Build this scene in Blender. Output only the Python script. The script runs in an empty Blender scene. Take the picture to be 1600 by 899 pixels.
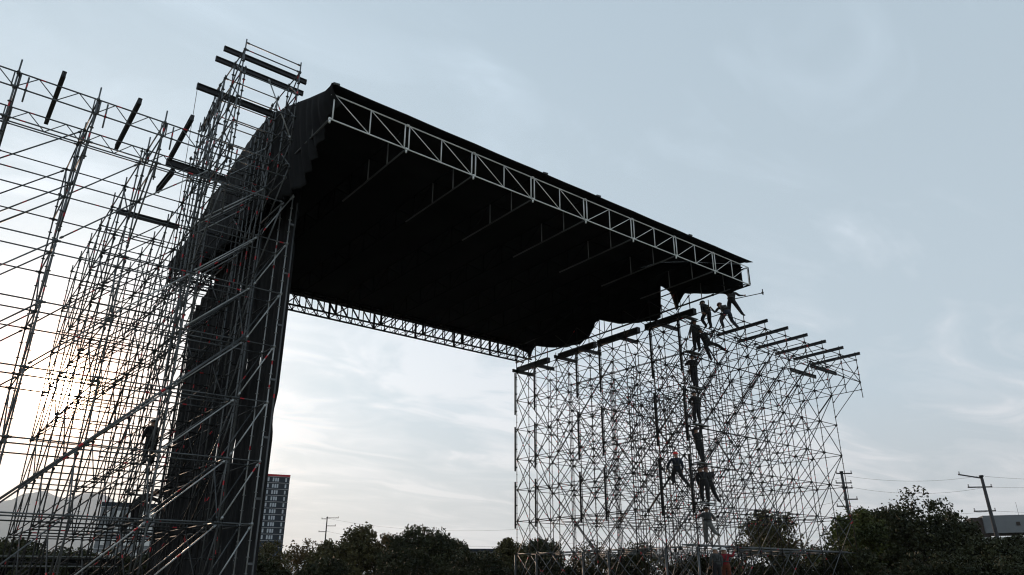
import bpy, bmesh, math, random
from mathutils import Vector, Matrix
random.seed(11)
D = bpy.data
SC = bpy.context.scene
COL = SC.collection
HC = 1.6                      # eye height above the ground; heights below are given from the eye level
# ------------------------------------------------------------------ camera
yaw, pitch = .8962, math.radians(21.865)
fh = Vector((math.cos(yaw), math.sin(yaw), 0)); rt = Vector((math.sin(yaw), -math.cos(yaw), 0)); zz = Vector((0, 0, 1))
FW = math.cos(pitch)*fh + math.sin(pitch)*zz
UP = -math.sin(pitch)*fh + math.cos(pitch)*zz
cd = D.cameras.new('camera'); cam = D.objects.new('camera', cd); COL.objects.link(cam)
M3 = Matrix((rt, UP, -FW)).transposed()
cam.matrix_world = Matrix.Translation((0, 0, HC)) @ M3.to_4x4()
cd.sensor_width = 36; cd.lens = 36*1155.2/1600; cd.clip_start = .1; cd.clip_end = 30000
SC.camera = cam
# ------------------------------------------------------------------ sky and sun
SUN = Vector((.115, .972, .2053)).normalized()
el = math.asin(SUN.z); az = math.atan2(SUN.x, SUN.y)
w = D.worlds.new('World'); SC.world = w; w.use_nodes = True
nt = w.node_tree; nt.nodes.clear(); N = nt.nodes.new; L = nt.links.new
def mathn(op, a=None, b=None, c=None, clamp=False, t=None):
    t = t or nt
    n = t.nodes.new('ShaderNodeMath'); n.operation = op; n.use_clamp = clamp
    for i, v in enumerate((a, b, c)):
        if v is None: continue
        if isinstance(v, (int, float)): n.inputs[i].default_value = v
        else: t.links.new(v, n.inputs[i])
    return n.outputs[0]
def mixc(fac, a, b, t=None, mode='MIX'):
    t = t or nt
    n = t.nodes.new('ShaderNodeMix'); n.data_type = 'RGBA'; n.blend_type = mode
    for s, v in ((0, fac), (6, a), (7, b)):
        if isinstance(v, (int, float)): n.inputs[s].default_value = v
        elif isinstance(v, tuple): n.inputs[s].default_value = (*v, 1)
        else: t.links.new(v, n.inputs[s])
    return n.outputs[2]
def ramp(v, stops, t=None):
    t = t or nt
    n = t.nodes.new('ShaderNodeValToRGB'); e = n.color_ramp.elements
    while len(e) < len(stops): e.new(.5)
    for i, (p, c) in enumerate(stops):
        e[i].position = p; e[i].color = (c, c, c, 1) if isinstance(c, (int, float)) else (*c, 1)
    t.links.new(v, n.inputs[0]); return n.outputs[0]
tc = N('ShaderNodeTexCoord'); DIR = tc.outputs['Generated']
sky = N('ShaderNodeTexSky'); sky.sky_type = 'NISHITA'; sky.sun_disc = False
sky.sun_elevation = el; sky.sun_rotation = az; sky.altitude = 50; sky.air_density = 1.2; sky.dust_density = 2.5; sky.ozone_density = 2.0
nv = N('ShaderNodeVectorMath'); nv.operation = 'NORMALIZE'; L(DIR, nv.inputs[0])
sep = N('ShaderNodeSeparateXYZ'); L(nv.outputs[0], sep.inputs[0]); Z = sep.outputs[2]
dt = N('ShaderNodeVectorMath'); dt.operation = 'DOT_PRODUCT'; L(nv.outputs[0], dt.inputs[0]); dt.inputs[1].default_value = SUN
cosg = mathn('MAXIMUM', dt.outputs['Value'], 0.0)
# clouds live on a high flat layer: direction divided by its height
zc = mathn('ADD', mathn('MAXIMUM', Z, 0.0), 0.12)
dv = N('ShaderNodeVectorMath'); dv.operation = 'DIVIDE'; L(nv.outputs[0], dv.inputs[0])
cz = N('ShaderNodeCombineXYZ'); [L(zc, cz.inputs[i]) for i in range(3)]; L(cz.outputs[0], dv.inputs[1])
mp = N('ShaderNodeMapping'); L(dv.outputs[0], mp.inputs[0]); mp.inputs['Rotation'].default_value = (0, 0, .5); mp.inputs['Scale'].default_value = (.55, 1.0, 1)
def noise(scale, det, dist, off):
    n = N('ShaderNodeTexNoise'); n.inputs['Scale'].default_value = scale; n.inputs['Detail'].default_value = det
    n.inputs['Distortion'].default_value = dist; n.inputs['Roughness'].default_value = .55
    a = N('ShaderNodeVectorMath'); L(mp.outputs[0], a.inputs[0]); a.inputs[1].default_value = off; L(a.outputs[0], n.inputs['Vector'])
    return n.outputs[0]
n1 = noise(.75, 6, .6, (3.1, 1.7, 0)); n2 = noise(3.0, 8, 1.2, (7.4, 2.2, 0))
wisp = ramp(mathn('ADD', mathn('MULTIPLY', n1, .55), mathn('MULTIPLY', n2, .45)), [(.44, 0.0), (.505, .35), (.56, 1.0)])
# thin grey-blue veil, paler low down
def ramp_hi(v, st):      # ramp colours above 1 are divided by 10 and scaled back
    c = ramp(v, [(p, tuple(x/10 for x in k)) for p, k in st]); n = N('ShaderNodeVectorMath'); n.operation = 'SCALE'; L(c, n.inputs[0]); n.inputs['Scale'].default_value = 10; return n.outputs[0]
veil = ramp_hi(Z, [(0.0, (5.8, 5.9, 5.9)), (.10, (5.7, 6.1, 6.4)), (.22, (5.3, 6.2, 6.9)), (.5, (4.7, 5.65, 6.4)), (1.0, (4.0, 5.1, 6.1))])
white = ramp_hi(Z, [(0.0, (7.4, 7.3, 7.3)), (.2, (7.9, 8.1, 8.5)), (.5, (6.0, 7.05, 8.0)), (1.0, (5, 6.2, 7.2))])
veil = mixc(mathn('MULTIPLY', wisp, .9), veil, white)
# forward scatter of the veil round the sun
bank = ramp(mathn('ADD', Z, mathn('MULTIPLY', n2, .05)), [(.09, .45), (.155, 1.0)])
g1 = mathn('MULTIPLY', mathn('POWER', cosg, 14.0), bank); g2 = mathn('MULTIPLY', mathn('POWER', cosg, 60.0), bank); g3 = mathn('POWER', cosg, 3000.0); g4 = mathn('POWER', cosg, 420.0)
def scl(c, v):
    n = N('ShaderNodeVectorMath'); n.operation = 'SCALE'; n.inputs[0].default_value = c; L(v, n.inputs['Scale']); return n.outputs[0]
def addv(a, b):
    n = N('ShaderNodeVectorMath'); L(a, n.inputs[0]); L(b, n.inputs[1]); return n.outputs[0]
gl = addv(addv(scl((.9, .8, .75), g1), scl((2.9, 2.1, 1.6), g2)), addv(scl((300, 205, 130), g3), scl((24, 12, 6), g4)))
base = mixc(.93, sky.outputs[0], veil)
gl = addv(gl, scl((.55, .75, .85), mathn('POWER', cosg, 5.0)))
tot = addv(base, gl)
bg = N('ShaderNodeBackground'); L(tot, bg.inputs[0]); bg.inputs[1].default_value = .11
wo = N('ShaderNodeOutputWorld'); L(bg.outputs[0], wo.inputs[0])
sl = D.lights.new('sun', 'SUN'); sl.energy = 2.4; sl.angle = math.radians(2.0); sl.color = (1, .70, .50)
so = D.objects.new('sun', sl); COL.objects.link(so); so.rotation_euler = SUN.to_track_quat('Z', 'Y').to_euler(); so.location = (0, 0, 80)
SC.view_settings.view_transform = 'Standard'; SC.view_settings.look = 'None'; SC.view_settings.exposure = 0; SC.view_settings.gamma = 1
SC.render.engine = 'CYCLES'; SC.cycles.max_bounces = 5; SC.cycles.diffuse_bounces = 2; SC.cycles.volume_bounces = 0; SC.cycles.volume_max_steps = 64; SC.cycles.filter_width = 1.15
# ------------------------------------------------------------------ materials
def mat(name, c, rough=.6, metal=0.0, var=None, vscale=3.0, bump=0.0, bscale=20.0, spec=.5, sub=None):
    m = D.materials.new(name); m.use_nodes = True; t = m.node_tree; b = t.nodes['Principled BSDF']
    b.inputs['Base Color'].default_value = (*c, 1); b.inputs['Roughness'].default_value = rough; b.inputs['Metallic'].default_value = metal
    b.inputs['Specular IOR Level'].default_value = spec
    co = t.nodes.new('ShaderNodeTexCoord')
    if var:
        n = t.nodes.new('ShaderNodeTexNoise'); n.inputs['Scale'].default_value = vscale; n.inputs['Detail'].default_value = 5
        t.links.new(co.outputs['Object'], n.inputs['Vector'])
        f = ramp(n.outputs[0], [(.32, 0.0), (.68, 1.0)], t)
        t.links.new(mixc(f, c, var, t), b.inputs['Base Color'])
    if bump:
        n = t.nodes.new('ShaderNodeTexNoise'); n.inputs['Scale'].default_value = bscale; n.inputs['Detail'].default_value = 4
        t.links.new(co.outputs['Object'], n.inputs['Vector'])
        bp = t.nodes.new('ShaderNodeBump'); bp.inputs['Strength'].default_value = bump; t.links.new(n.outputs[0], bp.inputs['Height']); t.links.new(bp.outputs[0], b.inputs['Normal'])
    return m
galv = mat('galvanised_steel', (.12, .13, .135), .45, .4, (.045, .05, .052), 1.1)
galv_dark = mat('backlit_steel', (.030, .032, .033), .6, .2, (.014, .015, .015), 1.3)  # darker steel for deeper rows, their backlit look put into the colour
red = mat('red_paint', (.42, .010, .018), .5)
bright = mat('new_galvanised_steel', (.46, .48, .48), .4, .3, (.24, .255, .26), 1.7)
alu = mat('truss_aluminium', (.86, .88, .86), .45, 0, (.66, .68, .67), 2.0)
alu_dark = mat('backlit_truss_steel', (.010, .011, .011), .8, 0, (.006, .007, .007), 2.0, spec=0)  # dark as seen against the sky, backlighting put into the colour
girder_m = mat('dark_girder_steel', (.022, .023, .026), .6, .2, (.012, .012, .013), 4.0, .2)
tarp = mat('black_tarpaulin', (.007, .007, .008), .85, 0, (.004, .004, .005), .8, .1, 3.0, .1)
cloth_m = mat('black_drape_cloth', (.024, .025, .026), .9, 0, (.011, .011, .012), .7, .35, 6.0, .15)
deck_m = mat('steel_plank', (.16, .17, .17), .5, .5, (.09, .1, .1), 6.0)
# ------------------------------------------------------------------ helpers
def V(a, b, h): return Vector((a, b, h+HC))
class MB:
    def __init__(s): s.v = []; s.f = []; s.m = []; s.sm = []
    def add(s, vs, fs, m=0, smooth=False):
        o = len(s.v); s.v += [tuple(x) for x in vs]
        for f in fs: s.f.append([i+o for i in f]); s.m.append(m); s.sm.append(smooth)
    def tube(s, p, q, r, n=6, bands=(), bl=.14, r2=None, m=0, caps=True):
        p, q = Vector(p), Vector(q); d = q-p; ln = d.length
        if ln < 1e-5: return
        d /= ln; x = d.orthogonal().normalized(); y = d.cross(x); r2 = r if r2 is None else r2
        ts = [0.0]; mt = []
        for t in sorted(bands):
            a, b = max(.01, t-bl/2/ln), min(.99, t+bl/2/ln)
            ts += [a, b]; mt += [m, 1]
        ts.append(1.0); mt.append(m)
        o = len(s.v)
        for t in ts:
            c = p+d*ln*t; rr = r+(r2-r)*t
            for k in range(n):
                an = 2*math.pi*k/n; s.v.append(tuple(c+(x*math.cos(an)+y*math.sin(an))*rr))
        for i in range(len(ts)-1):
            for k in range(n):
                s.f.append([o+i*n+k, o+i*n+(k+1) % n, o+(i+1)*n+(k+1) % n, o+(i+1)*n+k]); s.m.append(mt[i]); s.sm.append(True)
        if caps:
            s.f.append([o+k for k in range(n)][::-1]); s.m.append(m); s.sm.append(False)
            e = o+(len(ts)-1)*n; s.f.append([e+k for k in range(n)]); s.m.append(m); s.sm.append(False)
    def box(s, c, sx, sy, sz, R=None, m=0):
        c = Vector(c); vs = []
        for i in (-.5, .5):
            for j in (-.5, .5):
                for k in (-.5, .5):
                    v = Vector((i*sx, j*sy, k*sz)); vs.append(c+(R @ v if R else v))
        s.add(vs, [(0, 1, 3, 2), (4, 6, 7, 5), (0, 4, 5, 1), (2, 3, 7, 6), (0, 2, 6, 4), (1, 5, 7, 3)], m)
    def bar(s, p, q, wd, ht, m=0):           # rectangular bar from p to q
        p, q = Vector(p), Vector(q); d = (q-p); x = d.normalized()
        y = zz.cross(x); y = y.normalized() if y.length > 1e-4 else Vector((0, 1, 0)); z_ = x.cross(y)
        s.box((p+q)/2, d.length, wd, ht, Matrix((x, y, z_)).transposed(), m)
    def build(s, name, mats, parent=None, mods=None):
        if not s.v: return None
        me = D.meshes.new(name)
        off = Vector(parent_loc(parent)) if parent else Vector((0, 0, 0))
        me.from_pydata([(v[0]-off.x, v[1]-off.y, v[2]-off.z) for v in s.v], [], s.f)
        for m_ in (mats if isinstance(mats, (list, tuple)) else [mats]): me.materials.append(m_)
        me.polygons.foreach_set('material_index', s.m); me.polygons.foreach_set('use_smooth', s.sm); me.update()
        o = D.objects.new(name, me); COL.objects.link(o)
        if parent: o.parent = parent
        return o
def parent_loc(o):
    l = Vector(o.location)
    while o.parent: o = o.parent; l += Vector(o.location)
    return l
def tag(o, label=None, cat=None, group=None, kind=None):
    if label: o['label'] = label
    if cat: o['category'] = cat
    if group: o['group'] = group
    if kind: o['kind'] = kind
    return o
def empty(name, loc, label, cat, group=None):
    o = D.objects.new(name, None); o.empty_display_size = .3; COL.objects.link(o); o.location = loc
    return tag(o, label, cat, group)
def solo(mb, name, mats, label, cat, group=None):
    """a thing that is one mesh: origin moved to its base centre"""
    xs = [v[0] for v in mb.v]; ys = [v[1] for v in mb.v]; zs = [v[2] for v in mb.v]
    c = ((min(xs)+max(xs))/2, (min(ys)+max(ys))/2, min(zs))
    mb.v = [(v[0]-c[0], v[1]-c[1], v[2]-c[2]) for v in mb.v]
    o = mb.build(name, mats); o.location = c
    return tag(o, label, cat, group)
# ------------------------------------------------------------------ ground, mountain
def grass_mat():
    m = mat('dry_ground', (.24, .22, .18), .95, 0, (.15, .15, .10), .15, .4, 3.0, .1); return m
g = MB(); R0 = 11400; k = 48
g.add([(0, 0, 0)]+[(R0*math.cos(2*math.pi*i/k), R0*math.sin(2*math.pi*i/k), 0) for i in range(k)], [(0, 1+i, 1+(i+1) % k) for i in range(k)])
tag(g.build('ground', grass_mat()), kind='structure')
def mountain():
    rnd = random.Random(4); m = MB(); nx, ny = 90, 14; vs = []; fs = []
    prof = [(-8, .0), (-4, .035), (0, .062), (3, .080), (6, .098), (7.2, .104), (8.2, .100), (9.2, .106), (10.5, .103), (12, .088), (14, .068), (17, .05), (21, .042), (26, .034), (34, .02), (42, .0)]
    def pf(x):
        for (x0, y0), (x1, y1) in zip(prof, prof[1:]):
            if x0 <= x <= x1:
                t = (x-x0)/(x1-x0); t = t*t*(3-2*t)*.5+t*.5; return y0+(y1-y0)*t
        return 0
    for j in range(ny):
        t = j/(ny-1); d = 8000+2000*t
        for i in range(nx):
            a = -8+50*i/(nx-1)
            hh = pf(a)*8800*math.sin(math.pi*min(1, t*1.25)*.5 if t < .8 else math.pi*(.5+(t-.8)*2.5))
            hh *= 1+.03*math.sin(a*1.7+t*4)+.015*math.sin(a*5.3+t*9)+.006*rnd.uniform(-1, 1)
            an = math.radians(a); vs.append((d*math.sin(an), d*math.cos(an), max(hh, 0)-2))
    for j in range(ny-1):
        for i in range(nx-1): fs.append((j*nx+i, j*nx+i+1, (j+1)*nx+i+1, (j+1)*nx+i))
    m.add(vs, fs, 0, True)
    tag(m.build('mountain', mat('mountain_slope', (.15, .17, .16), .95, 0, (.22, .21, .19), .004)), kind='structure')
mountain()
# ------------------------------------------------------------------ scaffold kit
RT = .0242
class Kit:
    """collects the members of one tower, nearest hundred of a kind become parts of their own"""
    def __init__(s, root): s.root = root; s.items = {}
    def add(s, kind, mb, mats, pos, ln): s.items.setdefault(kind, []).append((ln/max(1, (Vector(pos)-Vector((0, 0, HC))).length), mb, mats))
    def flush(s):
        for kind, lst in s.items.items():
            lst.sort(key=lambda t: -t[0])
            for _, mb, mats in lst[:99 if len(lst) > 99 else 100]: mb.build(kind, mats, s.root)
            rest = lst[99:] if len(lst) > 99 else []
            if rest:
                m = MB(); ml = []
                for _, mb, _m in rest:
                    _m = _m if isinstance(_m, list) else [_m]
                    for q in _m:
                        if q not in ml: ml.append(q)
                    mp_ = [ml.index(q) for q in _m]
                    o = len(m.v); m.v += mb.v; m.f += [[i+o for i in f] for f in mb.f]; m.m += [mp_[k] for k in mb.m]; m.sm += mb.sm
                ob = m.build(kind, ml, s.root); ob['kind'] = 'stuff'
rs = random.Random(5)
def standard(kit, a, b, h0, h1, mats, nodes=(), jack=True, n=6):
    m = MB(); rb = [rs.uniform(.1, .9) for _ in range(max(1, int((h1-h0)/4)))]
    m.tube(V(a, b, h0), V(a, b, h1), RT, n, rb)
    hh = math.ceil((h0+.2)/.5)*.5-.2
    while hh < h1-.05:
        m.tube(V(a, b, hh-.006), V(a, b, hh+.006), .062, 8); hh += .5
    for nh in nodes:
        if h0-.1 <= nh <= h1: m.tube(V(a, b, nh-.05), V(a, b, nh+.05), .045, 6)
    if jack:
        m.tube(V(a, b, -1.6+.02), V(a, b, h0), .017, 6); m.box(V(a, b, -1.59), .15, .15, .02); m.tube(V(a, b, h0-.12), V(a, b, h0-.08), .08, 6)
    kit.add('standard', m, mats, V(a, b, (h0+h1)/2), h1-h0)
def member(kit, kind, p, q, mats, r=None, n=5, nb=None):
    r = r or RT; m = MB(); nb = rs.choice((0, 0, 1)) if nb is None else nb
    bd = [rs.choice((.12, .2, .5, .8, .88))] if nb else []
    m.tube(p, q, r, n, bd)
    d = (Vector(q)-Vector(p)).normalized()
    m.tube(Vector(p)+d*.03, Vector(p)+d*.12, r*1.6, 5, m=0); m.tube(Vector(q)-d*.12, Vector(q)-d*.03, r*1.6, 5, m=0)
    kit.add(kind, m, mats, (Vector(p)+Vector(q))/2, (Vector(q)-Vector(p)).length)
def lattice(kit, p, q, depth, mats, pan=.69):
    """lattice ledger: two chords, verticals at the ends and a zigzag"""
    m = MB(); p, q = Vector(p), Vector(q); dn = Vector((0, 0, -depth)); m.tube(p, q, RT, 6, [.3]); m.tube(p+dn, q+dn, RT, 6)
    n = max(2, round((q-p).length/pan)); n += n % 2
    for i in range(n):
        a = p+(q-p)*(i/n); b = p+(q-p)*((i+1)/n)
        if i % 2 == 0: a = a+dn
        else: b = b+dn
        m.tube(a, b, .016, 5)
    for t in (.04, .96): m.tube(p+(q-p)*t, p+(q-p)*t+dn, .02, 5)
    kit.add('lattice_ledger', m, mats, (p+q)/2, (q-p).length)
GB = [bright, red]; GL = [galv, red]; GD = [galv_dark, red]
# ------------------------------------------------------------------ near tower (left of the stage)
LV = [-.2, 1.8, 3.8, 5.8, 7.8, 9.8, 11.8, 13.8]
TL = empty('scaffold_tower', (5, 30, 0), 'nearer scaffold tower on the left with black drapes down its inner side', 'scaffold')
K = Kit(TL)
rowsB = [24.8, 25.89, 27.96, 30.03, 32.1, 34.17, 36.24, 38.31]
mainc = [3.84, 5.91, 7.98]
outc = [-4.37, -2.27, -.2, 1.9]
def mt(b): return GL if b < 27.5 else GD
for bi, b in enumerate(rowsB):
    for a in mainc:
        top = 14.15 if not (a > 5 and b < 27) else (17.95 if b < 25 else 17.9)
        if a == 7.98 and b > 27: top = 13.9
        if b == 27.96 and a > 5: top = 15.9
        if a == 3.84: top += rs.uniform(-.1, .35)
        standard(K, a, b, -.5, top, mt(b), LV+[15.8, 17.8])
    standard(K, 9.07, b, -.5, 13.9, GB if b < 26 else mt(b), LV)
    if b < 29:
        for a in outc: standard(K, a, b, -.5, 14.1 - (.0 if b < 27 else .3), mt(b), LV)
# cantilevered front row
for a in outc+mainc:
    lo, hi = 11.7, 14.25
    if a > 5: lo, hi = (13.1 if a < 7 else 14.6), 18.25
    standard(K, a, 22.7, lo, hi, GL, [12.3, 13.3, 13.8, 15.8, 17.8], jack=False)
    if a < 5 or a < 7: standard(K, a+.28, 22.7, 12.9, 13.75, GL, [], jack=False)
allc = outc+mainc+[9.07]
for b in rowsB[2:]:
    for a in (6.95,):
        standard(K, a, b+.15, -.5, 13.9+rs.uniform(-.3, .3), GD, LV)
        for lv in LV: member(K, 'ledger', V(a, b+.15, lv+.05), V(a, b+2.1, lv+.05), GD)
    for a in mainc:
        for lv in LV[:-1]:
            if rs.random() < .22: member(K, 'ledger', V(a, b, lv+1), V(a+(2.07 if a < 7 else 1.09), b, lv+1), GD)
for bi, b in enumerate(rowsB):
    cs = allc if b < 29 else mainc+[9.07]
    for i in range(len(cs)-1):
        for lv in LV:
            if lv == 13.8 and b == 24.8 and cs[i] < 5: continue
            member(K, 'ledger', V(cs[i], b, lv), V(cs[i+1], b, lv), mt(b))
for b in rowsB[:3]:
    for lv in (14.8, 15.8, 16.8, 17.8):
        if b > 27 and lv > 16: continue
        member(K, 'ledger', V(5.91, b, lv), V(7.98, b, lv), mt(b))
for lv in (14.8, 15.8, 16.8, 17.8, 18.1): member(K, 'ledger', V(5.91, 22.7, lv), V(7.98, 22.7, lv), GL)
cc = outc+mainc
for i in range(len(cc)-1):
    if cc[i+1] < 8.5:
        if cc[i] < 5: lattice(K, V(cc[i], 22.7, 13.8), V(cc[i+1], 22.7, 13.8), .5, GL)
        else: member(K, 'ledger', V(cc[i], 22.7, 13.8), V(cc[i+1], 22.7, 13.8), GL); member(K, 'ledger', V(cc[i], 22.7, 13.3), V(cc[i+1], 22.7, 13.3), GL)
        member(K, 'ledger', V(cc[i], 22.7, 12.3), V(cc[i+1], 22.7, 12.3), GL)
        lattice(K, V(cc[i], 24.8, 13.8), V(cc[i+1], 24.8, 13.8), .5, GL)
rr = [22.7]+rowsB
for ci, a in enumerate(allc):
    mx = 3 if a < 3 else len(rr)-1
    for i in range(mx):
        for lv in LV:
            if i == 0 and (lv < 13 or a > 9): continue
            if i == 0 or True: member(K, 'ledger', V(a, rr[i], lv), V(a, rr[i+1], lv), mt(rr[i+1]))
    if a < 9:   # rakers under the cantilever
        member(K, 'brace', V(a, 22.7, 12.3), V(a, 24.8, 10.1), GL, .028)
        member(K, 'brace', V(a+.06, 22.7, 13.8), V(a+.06, 24.8, 11.8), GL, .028)
        for lv in (12.3, 13.3): member(K, 'ledger', V(a, 22.7, lv), V(a, 24.8, lv), GL)
        if a > 5:
            for lv in (14.8, 15.8, 16.8, 17.8):
                member(K, 'ledger', V(a, 22.7, lv), V(a, 24.8, lv), GL); member(K, 'ledger', V(a, 24.8, lv), V(a, 25.89, lv), GL)
            member(K, 'brace', V(a, 22.7, 14.8), V(a, 24.8, 12.8), GL); member(K, 'brace', V(a, 22.7, 15.8), V(a, 24.8, 13.8), GL)
            member(K, 'brace', V(a, 22.7, 17.8), V(a, 24.8, 15.8), GL)
            member(K, 'brace', V(a, 24.8, 13.8), V(a, 25.89, 15.8), GL); member(K, 'brace', V(a, 24.8, 15.8), V(a, 25.89, 17.8), GL)
# braces parallel to the stage front, running up to the right
for bi, b in enumerate(rowsB):
    cs = allc if b < 29 else mainc+[9.07]
    for i in range(len(cs)-1):
        gi = allc.index(cs[i])
        for li in range(len(LV)-1):
            ok = False
            if cs[i] >= 7.9: ok = (b < 28 or rs.random() < .7)
            elif cs[i] >= 5.9: ok = (b < 26) or rs.random() < .65
            else: ok = (gi-li) % 3 == (2 if bi != 1 else 0) if b < 29 else (rs.random() < .7)
            if b == 24.8 and cs[i] in (1.9, 3.84): ok = (cs[i], li) in ((1.9, 1), (3.84, 2), (1.9, 3), (3.84, 4), (1.9, 5), (3.84, 0), (3.84, 6))
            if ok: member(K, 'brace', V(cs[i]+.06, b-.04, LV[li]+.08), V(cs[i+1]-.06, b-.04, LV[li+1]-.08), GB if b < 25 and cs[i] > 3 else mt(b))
# thick doubled brace
m_ = MB(); m_.tube(V(1.9, 24.7, 1.95), V(7.98, 24.7, 7.95), .036, 7, [.3, .62]); K.add('brace', m_, GL, V(5, 24.7, 5), 9)
for b in (24.8, 25.89):
    for i in range(0, 3): member(K, 'brace', V(outc[3], b, LV[6-i]), V(outc[2], b, LV[5-i]), mt(b))
# braces running in depth
for a in mainc:
    for i in range(len(rowsB)-1):
        for li in range(len(LV)-1):
            if (i+li) % 2 == 0 or rs.random() < .35: member(K, 'brace', V(a+.04, rowsB[i], LV[li+1]-.08), V(a+.04, rowsB[i+1], LV[li]+.08), mt(rowsB[i+1]))
            if (i+li) % 3 == 1: member(K, 'brace', V(a-.04, rowsB[i], LV[li]+.08), V(a-.04, rowsB[i+1], LV[li+1]-.08), mt(rowsB[i+1]))
for a in outc:
    for li in range(len(LV)-1): member(K, 'brace', V(a, 24.8, LV[li+1]-.08), V(a, 25.89, LV[li]+.08), GL)
    for li in range(0, 7, 2): member(K, 'brace', V(a, 25.89, LV[li]), V(a, 27.96, LV[li+1]), GD)
# loose tube clamped beside the near inner corner post
m_ = MB(); m_.tube(V(9.25, 24.72, -1.5), V(9.25, 24.72, 13.55), .03, 8, [.1, .5, .8])
for hh in range(0, 14, 2): m_.box(V(9.16, 24.75, hh+.6), .2, .07, .07)
K.add('guide_tube', m_, GL, V(9.2, 24.7, 5), 14)
for a, b in ((9.19, 27.1), (9.19, 30.1)):
    m_ = MB(); m_.tube(V(a-.35, b, 1), V(a-.35, b, 13), .05, 8); K.add('guide_tube', m_, GL, V(a, b, 5), 12)
for b in (23.73, 25.35, 26.4, 26.9, 27.4):
    for a in (5.91, 6.3, 7.98):
        lo = {23.73: 11.8 if a < 7 else 13.8, 25.35: 7.8, 26.9: 9.8}.get(b, 6.8)
        standard(K, a, b, lo, 17.9 if b < 26 else 17.2, GL, [13.8, 15.8, 17.8], jack=False)
for a in (5.91, 7.98):
    for h in (13.8, 14.8, 15.8, 16.8):
        for b0_, b1_ in ((22.7, 23.73), (24.8, 25.35), (25.35, 26.9), (26.9, 27.96)):
            if b1_ > 27.5 and h > 15: continue
            member(K, 'brace', V(a, b0_, h+1), V(a, b1_, h), GL); member(K, 'ledger', V(a, b0_, h), V(a, b1_, h), GL)
        member(K, 'brace', V(a+.05, 22.7, h), V(a+.05, 23.73, h+1), GL)
    for h in (1.8, 5.8, 9.8):
        member(K, 'brace', V(a, 24.8, h+4), V(a, 28.9, h), GL); member(K, 'brace', V(a-.1, 28.9, h+4), V(a-.1, 33, h), GL)
for h in (5.8, 7.8, 9.8, 11.8, 13.8):
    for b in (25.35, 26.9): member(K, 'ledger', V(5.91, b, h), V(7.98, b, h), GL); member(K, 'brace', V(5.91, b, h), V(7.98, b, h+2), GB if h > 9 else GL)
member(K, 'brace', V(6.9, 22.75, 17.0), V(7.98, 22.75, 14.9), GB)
K.flush()
# ------------------------------------------------------------------ far tower (right of the stage)
TR = empty('scaffold_tower', (39, 30, 0), 'farther scaffold tower on the right with workers climbing its near corner', 'scaffold')
K = Kit(TR)
rowsR = [24.75+2.07*i for i in range(8)]
colsR = [31.8, 32.89]+[34.96+2.07*i for i in range(7)]
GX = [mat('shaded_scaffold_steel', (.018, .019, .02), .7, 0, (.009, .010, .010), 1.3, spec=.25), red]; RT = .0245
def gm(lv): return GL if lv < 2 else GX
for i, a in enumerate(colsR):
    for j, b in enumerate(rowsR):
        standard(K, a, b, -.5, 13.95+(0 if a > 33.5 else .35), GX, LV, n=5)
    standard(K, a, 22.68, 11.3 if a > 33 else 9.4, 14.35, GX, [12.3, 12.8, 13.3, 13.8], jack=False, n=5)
RW = [22.68]+rowsR
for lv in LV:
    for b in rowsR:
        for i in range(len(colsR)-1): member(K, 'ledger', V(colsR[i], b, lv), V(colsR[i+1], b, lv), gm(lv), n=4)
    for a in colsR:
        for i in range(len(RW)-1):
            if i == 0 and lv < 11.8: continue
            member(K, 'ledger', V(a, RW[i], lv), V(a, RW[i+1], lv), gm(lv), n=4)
for i in range(len(colsR)-1):
    a0, a1 = colsR[i], colsR[i+1]
    for lv in (13.8, 12.8, 12.3): member(K, 'ledger', V(a0, 22.68, lv), V(a1, 22.68, lv), GX, n=4)
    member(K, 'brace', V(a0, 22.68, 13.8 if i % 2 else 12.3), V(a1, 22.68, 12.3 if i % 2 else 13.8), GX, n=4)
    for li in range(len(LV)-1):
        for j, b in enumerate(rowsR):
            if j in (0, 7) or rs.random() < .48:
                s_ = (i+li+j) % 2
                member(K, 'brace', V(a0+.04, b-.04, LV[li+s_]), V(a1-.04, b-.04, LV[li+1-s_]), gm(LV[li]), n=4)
            if (j == 7 and i == 0) or rs.random() < .2:
                s_ = 1-(i+li+j) % 2
                member(K, 'brace', V(a0+.04, b+.04, LV[li+s_]), V(a1-.04, b+.04, LV[li+1-s_]), gm(LV[li]), n=4)
for ai, a in enumerate(colsR):
    member(K, 'brace', V(a, 22.68, 12.3), V(a, 24.75, 10.3), GX, n=4)
    member(K, 'brace', V(a+.05, 22.68, 13.3), V(a+.05, 24.75, 11.3), GX, n=4)
    member(K, 'brace', V(a, 22.68, 12.3), V(a, 24.75, 13.8), GX, n=4)
    for i in range(len(rowsR)-1):
        for li in range(len(LV)-1):
            s_ = 0
            if ai in (0, 1):
                member(K, 'brace', V(a, rowsR[i], LV[li]), V(a, rowsR[i+1], LV[li+1]), gm(LV[li]), n=4)
                if ai == 0 or i % 2: member(K, 'brace', V(a+.05, rowsR[i], LV[li+1]), V(a+.05, rowsR[i+1], LV[li]), gm(LV[li]), n=4)
            elif i < 2 or (i+li) % 2 == 0:
                member(K, 'brace', V(a, rowsR[i], LV[li+1]), V(a, rowsR[i+1], LV[li]), gm(LV[li]), n=4)
for j in (0, 1, 3, 4, 6, 7):
    b = rowsR[j]
    for a in (31.8, 32.89):
        m_ = MB(); m_.tube(V(a, b, 14.0), V(a, b, 15.55), RT*1.3, 6); K.add('standard', m_, GX, V(a, b, 14), 1.6)
        if j < 7: member(K, 'brace', V(a, b, 13.8), V(a, rowsR[j+1], 15.5), GX, n=4); member(K, 'brace', V(a, b, 15.5), V(a, rowsR[j+1], 13.8), GX, n=4)
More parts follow.
